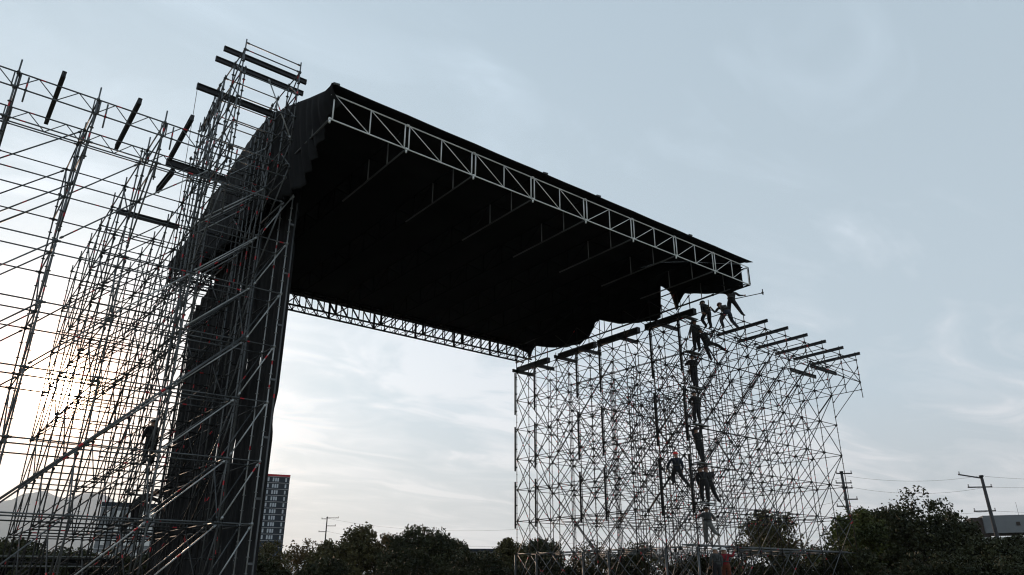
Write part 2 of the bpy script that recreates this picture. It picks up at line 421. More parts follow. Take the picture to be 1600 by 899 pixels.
member(K, 'ledger', V(31.7, 39.2, 14.5), V(31.7, 22.2, 14.5), GX, .045)
for b in (39.24, 37.17, 33.03, 30.96, 26.82, 24.75):
    for h1 in (13.75, 9.95, 6.3, 1.75):
        m_ = MB(); m_.tube(V(31.66, b, h1), V(31.66, b, h1-2.95), .058, 8)
        for t in (.3, 1.5, 2.7): m_.box(V(31.73, b, h1-t), .16, .09, .07)
        K.add('guide_tube', m_, GX if h1 > 6 else GL, V(31.66, b, h1-1.5), 3)
# planks and base frames low in the tower
for (a0, a1, b) in ((31.8, 37.0, 24.3), (34.9, 47.4, 25.6), (31.8, 36.9, 25.6), (37.0, 47.4, 27.6)):
    m_ = MB(); m_.box(V((a0+a1)/2, b, 1.88 if b > 25 else -.12), a1-a0-.1, .6, .06); K.add('plank', m_, deck_m, V(a0, b, 2), 3)
for (b, lv) in ((25.4, 13.9), (25.4, 11.86), (25.4, 9.86), (25.4, 7.86), (25.4, 5.86), (25.4, 3.86)):
    m_ = MB(); m_.box(V(32.3, b-1.0, lv-.01), 1.15, .32, .05); K.add('plank', m_, deck_m, V(32, b, lv), 2)
K.flush()
# ------------------------------------------------------------------ girders lying on the towers
def girder(p, q, label, grp='dark girders lying on the scaffold towers', hd=.24, wd=.13):
    root = empty('girder', (Vector(p)+Vector(q))/2-Vector((0, 0, hd/2)), label, 'girder', grp)
    m = MB(); p, q = Vector(p), Vector(q); t = .022; zt = Vector((0, 0, hd/2-t/2)); m.bar(p, q, .014, hd-2*t-.002)
    m.build('web', girder_m, root)
    for s_ in (1, -1):
        f = MB(); f.bar(p+zt*s_, q+zt*s_, wd, t); f.build('flange', girder_m, root)
    pl = MB()
    for e, o_ in ((p, q), (q, p)):
        d = (o_-e).normalized(); pl.bar(e, e+d*.02, wd-.01, hd+.02)
    pl.build('end_plate', girder_m, root)
    return root
girder(V(.86, 22.25, 13.98), V(.86, 25.35, 13.98), 'dark girder across the two lattice rows, nearest the left edge of the frame', hd=.19, wd=.12)
girder(V(2.95, 22.25, 13.98), V(3.0, 25.6, 13.98), 'dark girder second from the left edge on the lattice rows of the near tower', hd=.19, wd=.12)
girder(V(4.5, 22.15, 13.98), V(4.65, 25.2, 13.98), 'dark girder third from the left edge, slightly askew on the lattice rows', hd=.19, wd=.12)
girder(V(4.9, 25.6, 13.75), V(4.85, 27.4, 13.75), 'short dark girder hanging just behind the third lattice girder')
girder(V(4.6, 25.45, 13.96), V(6.7, 25.45, 13.96), 'dark girder lying parallel to the stage front below the tall mast')
girder(V(4.1, 30.7, 13.98), V(6.5, 30.7, 13.98), 'dark girder lying deep inside the near tower, parallel to the stage front', hd=.18, wd=.12)
girder(V(5.35, 23.35, 17.98), V(8.5, 23.35, 17.98), 'topmost of the two paired girders on the tall mast', hd=.19, wd=.11)
girder(V(5.3, 24.1, 17.98), V(8.7, 24.1, 17.98), 'lower of the two paired girders on the tall mast', hd=.19, wd=.11)
girder(V(5.1, 25.35, 17.4), V(9.0, 25.35, 17.4), 'long girder below the paired girders, a thin cable hanging from its outer end', hd=.24)
girder(V(6.15, 25.8, 17.62), V(6.25, 28.5, 17.62), 'short girder pointing away from the stage under the long mast girder', hd=.22, wd=.15)
ordn = ['nearest the climbing workers', 'second from the climbing workers', 'third from the climbing workers', 'third from the right end', 'second from the right end', 'at the right end of the row']
for i in range(6):
    a = 36.4+2.08*i
    girder(V(a, 22.1, 14.02), V(a, 25.6, 14.02), 'girder on top of the far tower, '+ordn[i], 'row of girders across the front of the far tower', hd=.17, wd=.12)
girder(V(46.6, 25.5, 13.9), V(49.9, 25.5, 13.9), 'front one of the two cross girders behind the right end of the girder row')
girder(V(46.4, 26.9, 13.9), V(49.6, 26.9, 13.9), 'rear one of the two cross girders behind the right end of the girder row')
for b0, b1, tx in ((39.7, 36.4, 'back corner below the rear truss'), (35.3, 31.9, 'middle of the stage side'), (31.6, 28.2, 'stage side, between two scallops'), (27.6, 24.0, 'stage side near the climbing workers')):
    girder(V(32.3, b0, 14.18), V(32.3, b1, 14.18), 'roof bearing girder on the far tower, '+tx, 'roof bearing girders on the far tower', hd=.34, wd=.3)
for b, tx in ((39.3, 'at the back corner'), (37.2, 'second from the back corner'), (34.9, 'third from the back corner'), (32.6, 'fourth from the back corner'), (29.4, 'fifth from the back corner'), (26.2, 'nearest the climbing workers')):
    girder(V(31.5, b, 13.93), V(33.5, b, 13.93), 'short cross girder under the roof bearings, '+tx, 'short cross girders under the roof bearing girders', hd=.2)
cb = MB(); cb.tube(V(5.12, 25.3, 17.3), V(5.3, 25.3, 9.5), .012, 4)
solo(cb, 'cable', girder_m, 'thin cable hanging from the outer end of the long mast girder', 'cable')
# ------------------------------------------------------------------ roof
A0, A1, B0, B1, HB, HT = 8.35, 32.27, 20.3, 38.6, 14.6, 15.6
RF = empty('stage_roof', V((A0+A1)/2, (B0+B1)/2, HB), 'big black-covered stage roof with a pale truss along its front edge', 'stage roof')
ft = MB(); ft.tube(V(A0, B0, HT), V(A0+.02, B0, HT), .04, 6)
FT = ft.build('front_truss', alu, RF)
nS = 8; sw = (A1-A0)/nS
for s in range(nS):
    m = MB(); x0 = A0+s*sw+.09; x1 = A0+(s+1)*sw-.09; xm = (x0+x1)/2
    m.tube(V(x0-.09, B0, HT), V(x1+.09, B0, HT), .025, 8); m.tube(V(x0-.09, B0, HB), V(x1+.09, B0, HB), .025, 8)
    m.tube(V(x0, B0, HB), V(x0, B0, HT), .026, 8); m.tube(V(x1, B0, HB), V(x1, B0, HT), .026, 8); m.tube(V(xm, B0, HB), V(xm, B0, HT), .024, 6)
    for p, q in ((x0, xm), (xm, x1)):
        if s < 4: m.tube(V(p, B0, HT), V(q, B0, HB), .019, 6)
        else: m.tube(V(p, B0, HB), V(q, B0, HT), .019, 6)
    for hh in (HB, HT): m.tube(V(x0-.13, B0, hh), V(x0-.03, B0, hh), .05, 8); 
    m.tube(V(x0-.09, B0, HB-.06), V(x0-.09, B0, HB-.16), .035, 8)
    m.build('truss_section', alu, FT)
m = MB()      # open end frame sticking out of the cover
for hh in (HB, HT): m.tube(V(A1, B0, hh), V(A1, B0+1.5, hh), .04, 6)
m.tube(V(A1, B0+.02, HB), V(A1, B0+.02, HT), .05, 6); m.tube(V(A1, B0, HB), V(A1, B0+1.5, HT), .03, 6); m.tube(V(A1-1.4, B0+1.2, HB), V(A1, B0, HB), .03, 6)
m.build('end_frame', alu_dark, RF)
RFM = [alu_dark, mat('daylit_truss_post', (.14, .145, .145), .5, .1), mat('shaded_truss_chord', (.05, .052, .052), .6)]  # front posts and chord ends paler, daylight fading inward put into colour
for i in range(nS+1):
    m = MB(); a = A0+i*sw+(-.0 if i < nS else -.3)
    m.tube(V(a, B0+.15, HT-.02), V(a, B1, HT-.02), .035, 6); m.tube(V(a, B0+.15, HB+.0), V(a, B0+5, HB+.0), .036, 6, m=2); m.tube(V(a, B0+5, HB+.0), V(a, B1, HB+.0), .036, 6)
    b = B0+1.4; jj = 0
    while b < B1-1:
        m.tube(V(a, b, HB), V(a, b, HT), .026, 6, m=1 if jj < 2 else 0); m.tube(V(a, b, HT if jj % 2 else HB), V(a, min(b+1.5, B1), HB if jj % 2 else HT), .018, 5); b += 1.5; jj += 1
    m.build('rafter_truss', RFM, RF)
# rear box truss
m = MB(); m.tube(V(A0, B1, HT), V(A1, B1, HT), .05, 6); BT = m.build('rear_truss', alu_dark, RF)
for s in range(nS):
    m = MB(); x0 = A0+s*sw; x1 = x0+sw
    for bb in (B1-.45, B1+.45):
        m.tube(V(x0, bb, HT), V(x1, bb, HT), .045, 6); m.tube(V(x0, bb, HB), V(x1, bb, HB), .055, 6)
        for t in (0.0, .25, .5, .75):
            x = x0+sw*t; m.tube(V(x, bb, HB), V(x, bb, HT), .075 if t == 0 else .036, 5)
            m.tube(V(x, bb, HT if s < 4 else HB), V(x+sw*.25, bb, HB if s < 4 else HT), .034, 5)
    for t in range(5):
        x = x0+sw*t/5; m.tube(V(x, B1-.45, HB), V(x, B1+.45, HB), .022, 5); m.tube(V(x, B1-.45, HB), V(x+sw/5, B1+.45, HB), .018, 5)
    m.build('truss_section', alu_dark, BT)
# cover: thin sagging sheet
def sheet(nu, nv, fn, th=None):
    m = MB(); vs = [fn(i/(nu-1), j/(nv-1)) for j in range(nv) for i in range(nu)]
    m.add(vs, [(j*nu+i, j*nu+i+1, (j+1)*nu+i+1, (j+1)*nu+i) for j in range(nv-1) for i in range(nu-1)], 0, True); return m
def solid(o, th):
    md = o.modifiers.new('thickness', 'SOLIDIFY'); md.thickness = th; md.offset = 0; return o
RH = [(19.9, 15.8), (20.6, 15.84), (22, 16.35), (24, 17.15), (26, 17.8), (27.7, 17.95), (30.7, 17.45), (33.9, 16.65), (36.8, 15.95), (39.4, 15.75)]
def rh(b):
    for (x0, y0), (x1, y1) in zip(RH, RH[1:]):
        if b <= x1: return y0+(y1-y0)*max(0, b-x0)/(x1-x0)
    return RH[-1][1]
def cov(u, v):
    a = 8.22+(32.0-8.22)*u; b = 20.0+(39.3-20.0)*v
    if v == 0: a += .12*(u-.5)
    return V(a, b, rh(b)-.05*abs(math.sin(u*8*math.pi))*(1 if 0 < v < 1 else .3))
solid(sheet(97, 60, cov).build('roof_cover', tarp, RF), .03)
m = MB()
for x in (8.35, 17.8, 20.9, 27.2): m.tube(V(x-.12, 20.02, 15.83), V(x+.1, 20.02, 15.86), .05, 8)
m.build('edge_clamp', galv, RF)
ep = MB(); ep.add([V(31.2, 20.0, 15.77), V(32.25, 19.95, 15.77), V(32.2, 20.3, 15.84), V(31.2, 20.6, 15.78), V(31.2, 20.0, 15.79), V(32.25, 19.95, 15.79), V(32.2, 20.3, 15.86), V(31.2, 20.6, 15.80)], [(0, 1, 2, 3), (7, 6, 5, 4), (0, 4, 5, 1), (1, 5, 6, 2), (2, 6, 7, 3), (3, 7, 4, 0)])
ep.build('eave_flap', tarp, RF)
# right skirt, with scallops; profile b -> bottom height
prR = [(20.55, 14.45), (21.3, 14.33), (24.0, 15.15), (24.35, 15.3), (24.75, 14.75), (24.95, 14.3), (25.15, 15.0), (25.4, 15.7), (25.9, 16.2), (26.0, 16.2), (26.05, 14.3), (26.6, 14.28), (28.0, 14.5), (29.5, 14.85), (31.0, 15.5), (31.5, 15.45), (32.1, 14.6), (33.0, 14.4), (34.3, 14.5), (36.0, 14.9), (37.2, 15.3), (37.7, 15.0), (38.05, 14.55), (38.3, 15.1), (39.3, 15.6)]
def interp(pr, x):
    if x <= pr[0][0]: return pr[0][1]
    for (x0, y0), (x1, y1) in zip(pr, pr[1:]):
        if x <= x1: return y0+(y1-y0)*(x-x0)/max(1e-6, x1-x0)
    return pr[-1][1]
def skr(u, v):
    b = 20.55+(39.3-20.55)*u; lo = interp(prR, b); t_ = rh(b)-.02; h = t_+(lo-t_)*v
    return V(32.0+.06*math.sin(b*5)*v-.05*v, b, h)
solid(sheet(220, 9, skr).build('side_skirt', tarp, RF), .012)
# left skirt
prL = [(20.0, 15.3), (20.6, 14.9), (21.2, 14.4), (22.0, 13.6), (23.0, 13.1), (24.5, 13.4), (27, 13.6), (30, 13.3), (33, 13.6), (35.5, 13.7), (37.0, 14.4), (38.5, 15.0), (39.3, 15.6)]
def skl(u, v):
    b = 20.0+(39.3-20.0)*u; lo = interp(prL, b); t_ = rh(b)+.03*math.sin(b*11)*(b > 23); h = t_+(lo-t_)*v
    fold = math.sin(b*9+2*math.sin(b*2.3)+v*2)*.10*v**.6+math.sin(b*23+v*5)*.03*v
    return V(8.2+fold+.35*v*v*(1 if b < 24.5 else .2), b+.25*v*math.sin(b*1.3), h)
solid(sheet(260, 26, skl).build('side_skirt', cloth_m, RF), .012)
# front left wrap over truss end
def wr(u, v):
    b = 20.02+.3*u; return V(8.24-.02*u, b, 15.79-1.2*v*(.3+.7*u))
# ------------------------------------------------------------------ drapes on the near tower
dr = [(24.72, 26.88, 15.4, 'nearest strip of black drape, beside the corner post'), (26.84, 28.42, 15.2, 'second strip of black drape from the corner post'), (28.38, 30.6, 15.3, 'third strip of black drape from the corner post'), (30.56, 33.9, 15.2, 'wide fourth strip of black drape'), (33.8, 37.3, 12.9, 'rearmost strip of black drape, loose at the top')]
for b0, b1, tp, lb in dr:
    def f(u, v, b0=b0, b1=b1, tp=tp):
        b = b0+(b1-b0)*u; h = tp+(-1.5-tp)*v
        if tp < 14: h += (1-v)*(.95-.95*u-.35*abs(math.sin(u*7)))
        pl = math.sin(b*7.5+.6*math.sin(h*.5+b))*.055+math.sin(b*17+h*.3)*.02+.05*math.sin(h*.35)
        edge = .5*max(0, math.sin(h*.9+b0*1.9)-.82)*(2*u-1)
        return V(9.36+pl*(1 if b0 > 25 else .4), b-edge*2.2*(b0 < 30), h)
    mm = sheet(int(30*(b1-b0))+4, 60, f)
    o = solo(mm, 'drape', cloth_m, lb+', hanging inside the near tower', 'drape', 'black drapes on the near tower'); solid(o, .008)

# ------------------------------------------------------------------ workers
skin_m = mat('skin', (.22, .12, .075), .6); eye_m = mat('eye_dark', (.01, .01, .01), .3); boot_m = mat('work_boot', (.02, .017, .015), .7)
CL = {n: mat('cloth_'+n, c, .9, 0, tuple(x*.6 for x in c), 9.0) for n, c in dict(black=(.012, .012, .014), navy=(.015, .02, .035), grey=(.055, .06, .06), red=(.22, .012, .02), brown=(.05, .04, .03), jeans=(.03, .04, .06), orange=(.12, .03, .012), light=(.12, .125, .12)).items()}
HM = {n: mat('helmet_'+n, c, .35) for n, c in dict(red=(.75, .03, .03), white=(.9, .9, .88), black=(.015, .015, .017), brown=(.12, .035, .03)).items()}
strap_m = mat('harness_strap', (.03, .032, .03), .8)
DEF = dict(pel=(0, 0, .95), abd=(0, 0, 1.10), che=(0, .01, 1.30), nec=(0, .0, 1.47), hb=(0, .02, 1.56), hm=(0, .03, 1.63), ht=(0, .02, 1.71),
           sl=(-.18, 0, 1.41), el=(-.25, .01, 1.13), wl=(-.25, .10, .90), sr=(.18, 0, 1.41), er=(.25, .01, 1.13), wr=(.25, .10, .90),
           pl=(-.095, 0, .90), kl=(-.10, .03, .49), al=(-.11, -.02, .09), tl=(-.13, .17, .035), pr=(.095, 0, .90), kr=(.10, .03, .49), ar=(.11, -.02, .09), tr=(.13, .17, .035))
RAD = dict(pel=(.16, .13), abd=(.15, .12), che=(.175, .13), nec=(.058, .058), hb=(.075, .085), hm=(.082, .098), ht=(.055, .06), sl=(.07, .07), el=(.066, .066), wl=(.04, .036), sr=(.07, .07), er=(.066, .066), wr=(.04, .036),
           pl=(.115, .115), kl=(.092, .092), al=(.068, .068), tl=(.045, .035), pr=(.115, .115), kr=(.092, .092), ar=(.068, .068), tr=(.045, .035))
BON = [('pel', 'abd', 's'), ('abd', 'che', 's'), ('che', 'nec', 's'), ('nec', 'hb', 'k'), ('hb', 'hm', 'k'), ('hm', 'ht', 'k'), ('che', 'sl', 's'), ('sl', 'el', 's'), ('el', 'wl', 's'), ('che', 'sr', 's'), ('sr', 'er', 's'), ('er', 'wr', 's'),
       ('pel', 'pl', 't'), ('pl', 'kl', 't'), ('kl', 'al', 't'), ('al', 'tl', 'b'), ('pel', 'pr', 't'), ('pr', 'kr', 't'), ('kr', 'ar', 't'), ('ar', 'tr', 'b')]
def person(loc, rz, pose, shirt, trou, helm, label, tilt=0.0):
    J = dict(DEF); up = pose.pop('_up', (0, 0, 0))
    UPJ = ('abd', 'che', 'nec', 'hb', 'hm', 'ht', 'sl', 'el', 'wl', 'sr', 'er', 'wr')
    lean = pose.pop('_lean', None); drop = pose.pop('_drop', 0)
    if lean:       # bend the trunk from the hips by (side, forward) radians
        R = Matrix.Rotation(lean[0], 3, 'Y') @ Matrix.Rotation(-lean[1], 3, 'X'); pv = Vector(DEF['pel'])
        for k_ in UPJ: J[k_] = tuple(pv+R @ (Vector(DEF[k_])-pv))
    for k_, v in pose.items(): J[k_] = v
    names = list(J); vs = [Vector(J[n]) for n in names]; rad = [RAD[n] for n in names]
    ed = [(names.index(a), names.index(b)) for a, b, _ in BON]; cat = [c for _, _, c in BON]
    for sd, s in (('l', -1), ('r', 1)):           # hands: palm, four fingers, thumb
        wv = Vector(J['w'+sd]); d = (wv-Vector(J['e'+sd])).normalized(); sx = d.cross(Vector((0, 1, .2))).normalized(); nm = d.cross(sx)
        pi = len(vs); vs.append(wv+d*.085); rad.append((.038, .022)); ed.append((names.index('w'+sd), pi)); cat.append('k')
        for q, (o_, l_) in enumerate(((-.030, .072), (-.010, .084), (.010, .078), (.030, .060))):
            i0 = len(vs); vs.append(wv+d*(.085+l_*.55)+sx*o_*1.15); rad.append((.0095, .0095)); vs.append(wv+d*(.085+l_*.85)+sx*o_*1.2+nm*.028); rad.append((.008, .008))
            ed += [(pi, i0), (i0, i0+1)]; cat += ['k', 'k']
        i0 = len(vs); vs.append(wv+d*.07+sx*-.05*s+nm*.012); rad.append((.011, .011)); vs.append(wv+d*.105+sx*-.062*s+nm*.03); rad.append((.009, .009))
        ed += [(pi, i0), (i0, i0+1)]; cat += ['k', 'k']
    hmv = Vector(J['hm']); up_ = (Vector(J['ht'])-Vector(J['hb'])).normalized()
    me = D.meshes.new('body'); me.from_pydata([tuple(v) for v in vs], ed, []); o = D.objects.new('tmp_body', me); COL.objects.link(o)
    md = o.modifiers.new('skin', 'SKIN'); md.use_smooth_shade = True
    for i, sv in enumerate(me.skin_vertices[0].data): sv.radius = rad[i]; sv.use_root = (i == 0)
    sb = o.modifiers.new('sub', 'SUBSURF'); sb.levels = sb.render_levels = 1
    bpy.context.view_layer.update()
    ev = o.evaluated_get(bpy.context.evaluated_depsgraph_get()); bm = bmesh.new(); bm.from_mesh(ev.to_mesh()); ev.to_mesh_clear()
    D.objects.remove(o)
    # face: nose, ears and eyes grown on the head
    fwd = (Vector((0, 1, 0))-up_*up_.dot(Vector((0, 1, 0)))).normalized(); sid = fwd.cross(up_)
    segs = [(vs[a], vs[b], c) for (a, b), c in zip(ed, cat)]
    idx = dict(s=0, t=1, k=2, b=3)
    def near(p):
        best = 9; bc = 0
        for a, b, c in segs:
            ab = b-a; t = max(0, min(1, (p-a).dot(ab)/max(1e-9, ab.length_squared))); dd = (p-(a+ab*t)).length
            if dd < best: best = dd; bc = idx[c]
        return bc
    for f in bm.faces: f.smooth = True; f.material_index = near(f.calc_center_median())
    def blob(c, r, mi):
        g_ = bmesh.ops.create_icosphere(bm, subdivisions=1, radius=r, matrix=Matrix.Translation(c))
        for v in g_['verts']:
            for f in v.link_faces: f.material_index = mi; f.smooth = True
    blob(hmv+fwd*.10-up_*.012, .017, 2)
    for s in (-1, 1): blob(hmv+sid*.085*s-up_*.01, .022, 2); blob(hmv+fwd*.088+sid*.032*s+up_*.012, .011, 4)
    blob(hmv+fwd*.088-up_*.055, .014, 4)
    m2 = D.meshes.new('person'); bm.to_mesh(m2); bm.free()
    for m_ in (CL[shirt], CL[trou], skin_m, boot_m, eye_m): m2.materials.append(m_)
    o = D.objects.new('person', m2); COL.objects.link(o); tag(o, label, 'person', 'workers on the scaffold towers')
    o.location = loc; o.rotation_euler = (0, tilt, rz); o.scale = (1.24, 1.2, 1.03)
    # helmet
    h = MB(); c = hmv+up_*.03; seg = 12; vv = []; ff = []
    for i in range(6):
        ph = math.pi/2*i/5
        for k_ in range(seg):
            an = 2*math.pi*k_/seg; vv.append(c+(sid*math.cos(an)*.115+fwd*math.sin(an)*.135)*math.cos(ph)*1.0+up_*.12*math.sin(ph))
    for i in range(5):
        for k_ in range(seg): ff.append((i*seg+k_, i*seg+(k_+1) % seg, (i+1)*seg+(k_+1) % seg, (i+1)*seg+k_))
    h.add(vv, ff, 0, True); h.tube(c-up_*.004, c+up_*.012, .13, 14); h.box(c+fwd*.145, .14, .06, .012)
    hh = h.build('helmet', HM[helm]); hh.parent = o
    b_ = MB(); pz = Vector(J['abd']); d_ = (Vector(J['che'])-Vector(J['pel'])).normalized(); b_.tube(pz-d_*.03, pz+d_*.025, .178, 12)
    for s in ('l', 'r'): 
        a1 = Vector(J['s'+s])*.6+Vector(J['che'])*.4; b_.tube(a1+Vector((0, .13, .05)), pz+Vector((0, .14, 0))+(a1-pz)*.1, .02, 5); b_.tube(a1+Vector((0, -.13, .05)), pz+Vector((0, -.14, 0)), .02, 5)
    hb_ = b_.build('harness', strap_m); hb_.parent = o
    return o
VR = math.atan2(rt.y, rt.x)      # turned so that local x runs to the right as the workers are seen from the field
ppl = []
ppl.append(person(V(34.0, 22.72, 13.86), VR-.4, dict(_lean=(.08, .1), wl=(-.30, .12, 1.78), el=(-.36, .06, 1.52), er=(.36, .15, 1.25), wr=(.52, .3, 1.30), al=(-.16, -.02, .09), tl=(-.20, .15, .035), kl=(-.14, .05, .49), ar=(.42, -.04, .09), tr=(.52, .1, .035), kr=(.27, .05, .48)), 'black', 'black', 'brown', 'standing worker on top of the far tower pushing out a tube'))
ppl.append(person(V(33.75, 22.9, 13.2), VR, dict(_lean=(-.35, .5), wl=(-.62, .2, 1.20), el=(-.48, .25, 1.0), er=(.05, .35, 1.0), wr=(.0, .5, .85), kl=(-.26, .22, .52), al=(-.22, .05, .12), tl=(-.24, .22, .07), kr=(.22, .2, .52), ar=(.38, -.1, .0), tr=(.46, .05, -.05)), 'brown', 'jeans', 'brown', 'crouching worker with a bent arm held out, below the standing one at the roof corner'))
ppl.append(person(V(32.35, 23.2, 13.0), VR+.5, dict(_lean=(.1, .45), kl=(-.1, .3, .55), al=(-.05, .1, .12), tl=(-.05, .28, .06), er=(.34, .2, 1.1), wr=(.38, .38, 1.0), kr=(.15, .1, .5)), 'black', 'black', 'black', 'worker half hidden under the black skirt at the roof corner'))
ppl.append(person(V(32.2, 24.0, 11.84), VR+.3, dict(_lean=(-.02, -.02), er=(.33, .15, 1.25), wr=(.40, .32, 1.40)), 'grey', 'black', 'black', 'worker with a grey top standing upright, topmost one left of the leaning climber'))
ppl.append(person(V(32.6, 23.6, 11.35), VR+.1, dict(_lean=(-.42, -.1), el=(-.40, .2, 1.18), wl=(-.35, .35, 1.32), er=(.10, .1, 1.42), wr=(.34, .15, 1.55), kl=(-.0, .1, .52), al=(.12, .1, .12), tl=(.18, .25, .06), pr=(.095, 0, .90), kr=(.48, .1, .86), ar=(.80, .05, .55), tr=(.96, .1, .50)), 'black', 'black', 'black', 'worker leaning back with one leg stretched out to the right'))
ppl.append(person(V(32.15, 24.35, 9.89), VR+.4, dict(er=(.32, .2, 1.22), wr=(.18, .42, 1.35), el=(-.3, .15, 1.2), wl=(-.12, .4, 1.3), kl=(-.06, .04, .49), al=(-.02, -.02, .09), tl=(-.03, .17, .035)), 'black', 'black', 'black', 'worker standing with both arms at chest height, below the leaning climber'))
ppl.append(person(V(32.2, 24.4, 7.89), VR+.6, dict(_lean=(.03, .12), er=(.42, .2, 1.35), wr=(.58, .3, 1.18), el=(-.25, .2, 1.15), wl=(.1, .42, 1.2), kl=(-.12, .1, .5), al=(-.2, -.05, .12), tl=(-.22, .14, .06)), 'black', 'black', 'black', 'hunched worker in black passing something to the right on the far tower'))
ppl.append(person(V(32.1, 24.4, 5.89), VR+.2, dict(_lean=(-.10, .05), er=(.15, .1, 1.62), wr=(.26, .15, 1.88), el=(-.18, .1, 1.65), wl=(-.02, .15, 1.80), kl=(.02, .05, .49), al=(.07, -.02, .09), tl=(.09, .17, .035), kr=(.13, .03, .49)), 'black', 'black', 'black', 'worker reaching both arms straight up to the level above'))
ppl.append(person(V(30.35, 24.6, 4.45), VR, dict(_lean=(.0, -.05), el=(-.32, .1, 1.15), wl=(-.36, .2, .95), kl=(-.12, .25, .62), al=(-.14, .12, .30), tl=(-.2, .25, .22), kr=(.22, .12, .58), ar=(.42, .0, .20), tr=(.54, .1, .10)), 'navy', 'black', 'red', 'worker in a bright red helmet sitting astride a ledger, left of the climbing line'))
ppl.append(person(V(32.15, 24.35, 3.89), VR-.2, dict(_lean=(-.16, .1), er=(.08, .2, 1.15), wr=(.18, .35, 1.25), kl=(-.13, .05, .49)), 'black', 'black', 'black', 'left one of two workers standing back to back below the reaching one'))
ppl.append(person(V(32.65, 24.4, 3.89), VR+.3, dict(_lean=(-.14, .0), er=(.30, .1, 1.30), wr=(.36, .2, 1.58), el=(-.3, .1, 1.2), wl=(-.3, .25, 1.05), kr=(.22, .05, .5), ar=(.38, .0, .10), tr=(.52, .1, .035)), 'black', 'black', 'brown', 'right one of two workers standing back to back, one forearm raised'))
ppl.append(person(V(32.2, 24.4, 1.9), VR-.3, dict(_lean=(-.02, .25), er=(.3, .15, 1.1), wr=(.2, .4, 1.2), el=(-.38, .1, 1.2), wl=(-.5, .25, 1.25), kr=(.2, .1, .55), ar=(.36, .0, .4), tr=(.45, .12, .36)), 'grey', 'light', 'black', 'worker in grey trousers stooping on the lowest deck above the two white helmets'))
ppl.append(person(V(32.4, 24.25, -.09), VR+.2, dict(_lean=(.05, .1)), 'grey', 'black', 'white', 'worker in a white helmet and dark top at the foot of the far tower'))
ppl.append(person(V(33.2, 24.3, -.09), VR-.3, dict(_lean=(-.05, .1), er=(.3, .05, 1.35), wr=(.38, .2, 1.58)), 'red', 'orange', 'white', 'worker in a white helmet and red top at the foot of the far tower'))
ppl.append(person(V(7.25, 32.0, 4.33), VR+.9, dict(_lean=(.0, .05), er=(.15, .25, 1.3), wr=(.1, .4, 1.5)), 'black', 'black', 'black', 'worker standing inside the near tower, dark against the glowing sky'))
ppl.append(person(V(7.15, 32.0, 1.84), VR-.5, dict(_lean=(.5, .6), er=(.5, .4, 1.1), wr=(.6, .5, .9), kl=(-.2, .1, .5), al=(-.3, -.1, .09), tl=(-.32, .1, .035)), 'black', 'black', 'black', 'worker bending over low inside the near tower beside the drapes'))
tb = MB(); p0 = V(34.75, 22.55, 15.1); tb.tube(p0-Vector((.55, -.2, .12)), V(36.15, 22.0, 15.62), .024, 8); tb.tube(V(36.15, 22.0, 15.5), V(36.15, 22.0, 15.85), .03, 8); tb.tube(V(36.12, 22.0, 15.58), V(36.12, 22.0, 15.66), .07, 8)
solo(tb, 'scaffold_tube', galv_dark, 'loose scaffold tube with a fitting, held out sideways by the worker on the tower top', 'scaffold tube')
for (p_, q_, lb_) in ((V(33.9, 22.5, 13.8), V(33.7, 22.55, 5.2), 'hand line hanging from the worker on the far tower top'), (V(32.2, 24.2, 13.6), V(32.0, 24.35, 1.2), 'rope hanging beside the climbing workers')):
    m = MB(); pts = [p_.lerp(q_, t/14)+Vector((.06*math.sin(t*1.3), .05*math.cos(t*.9), 0)) for t in range(15)]
    for a_, b_ in zip(pts, pts[1:]): m.tube(a_, b_, .013, 5, caps=False)
    solo(m, 'rope', girder_m, lb_, 'rope', 'ropes')
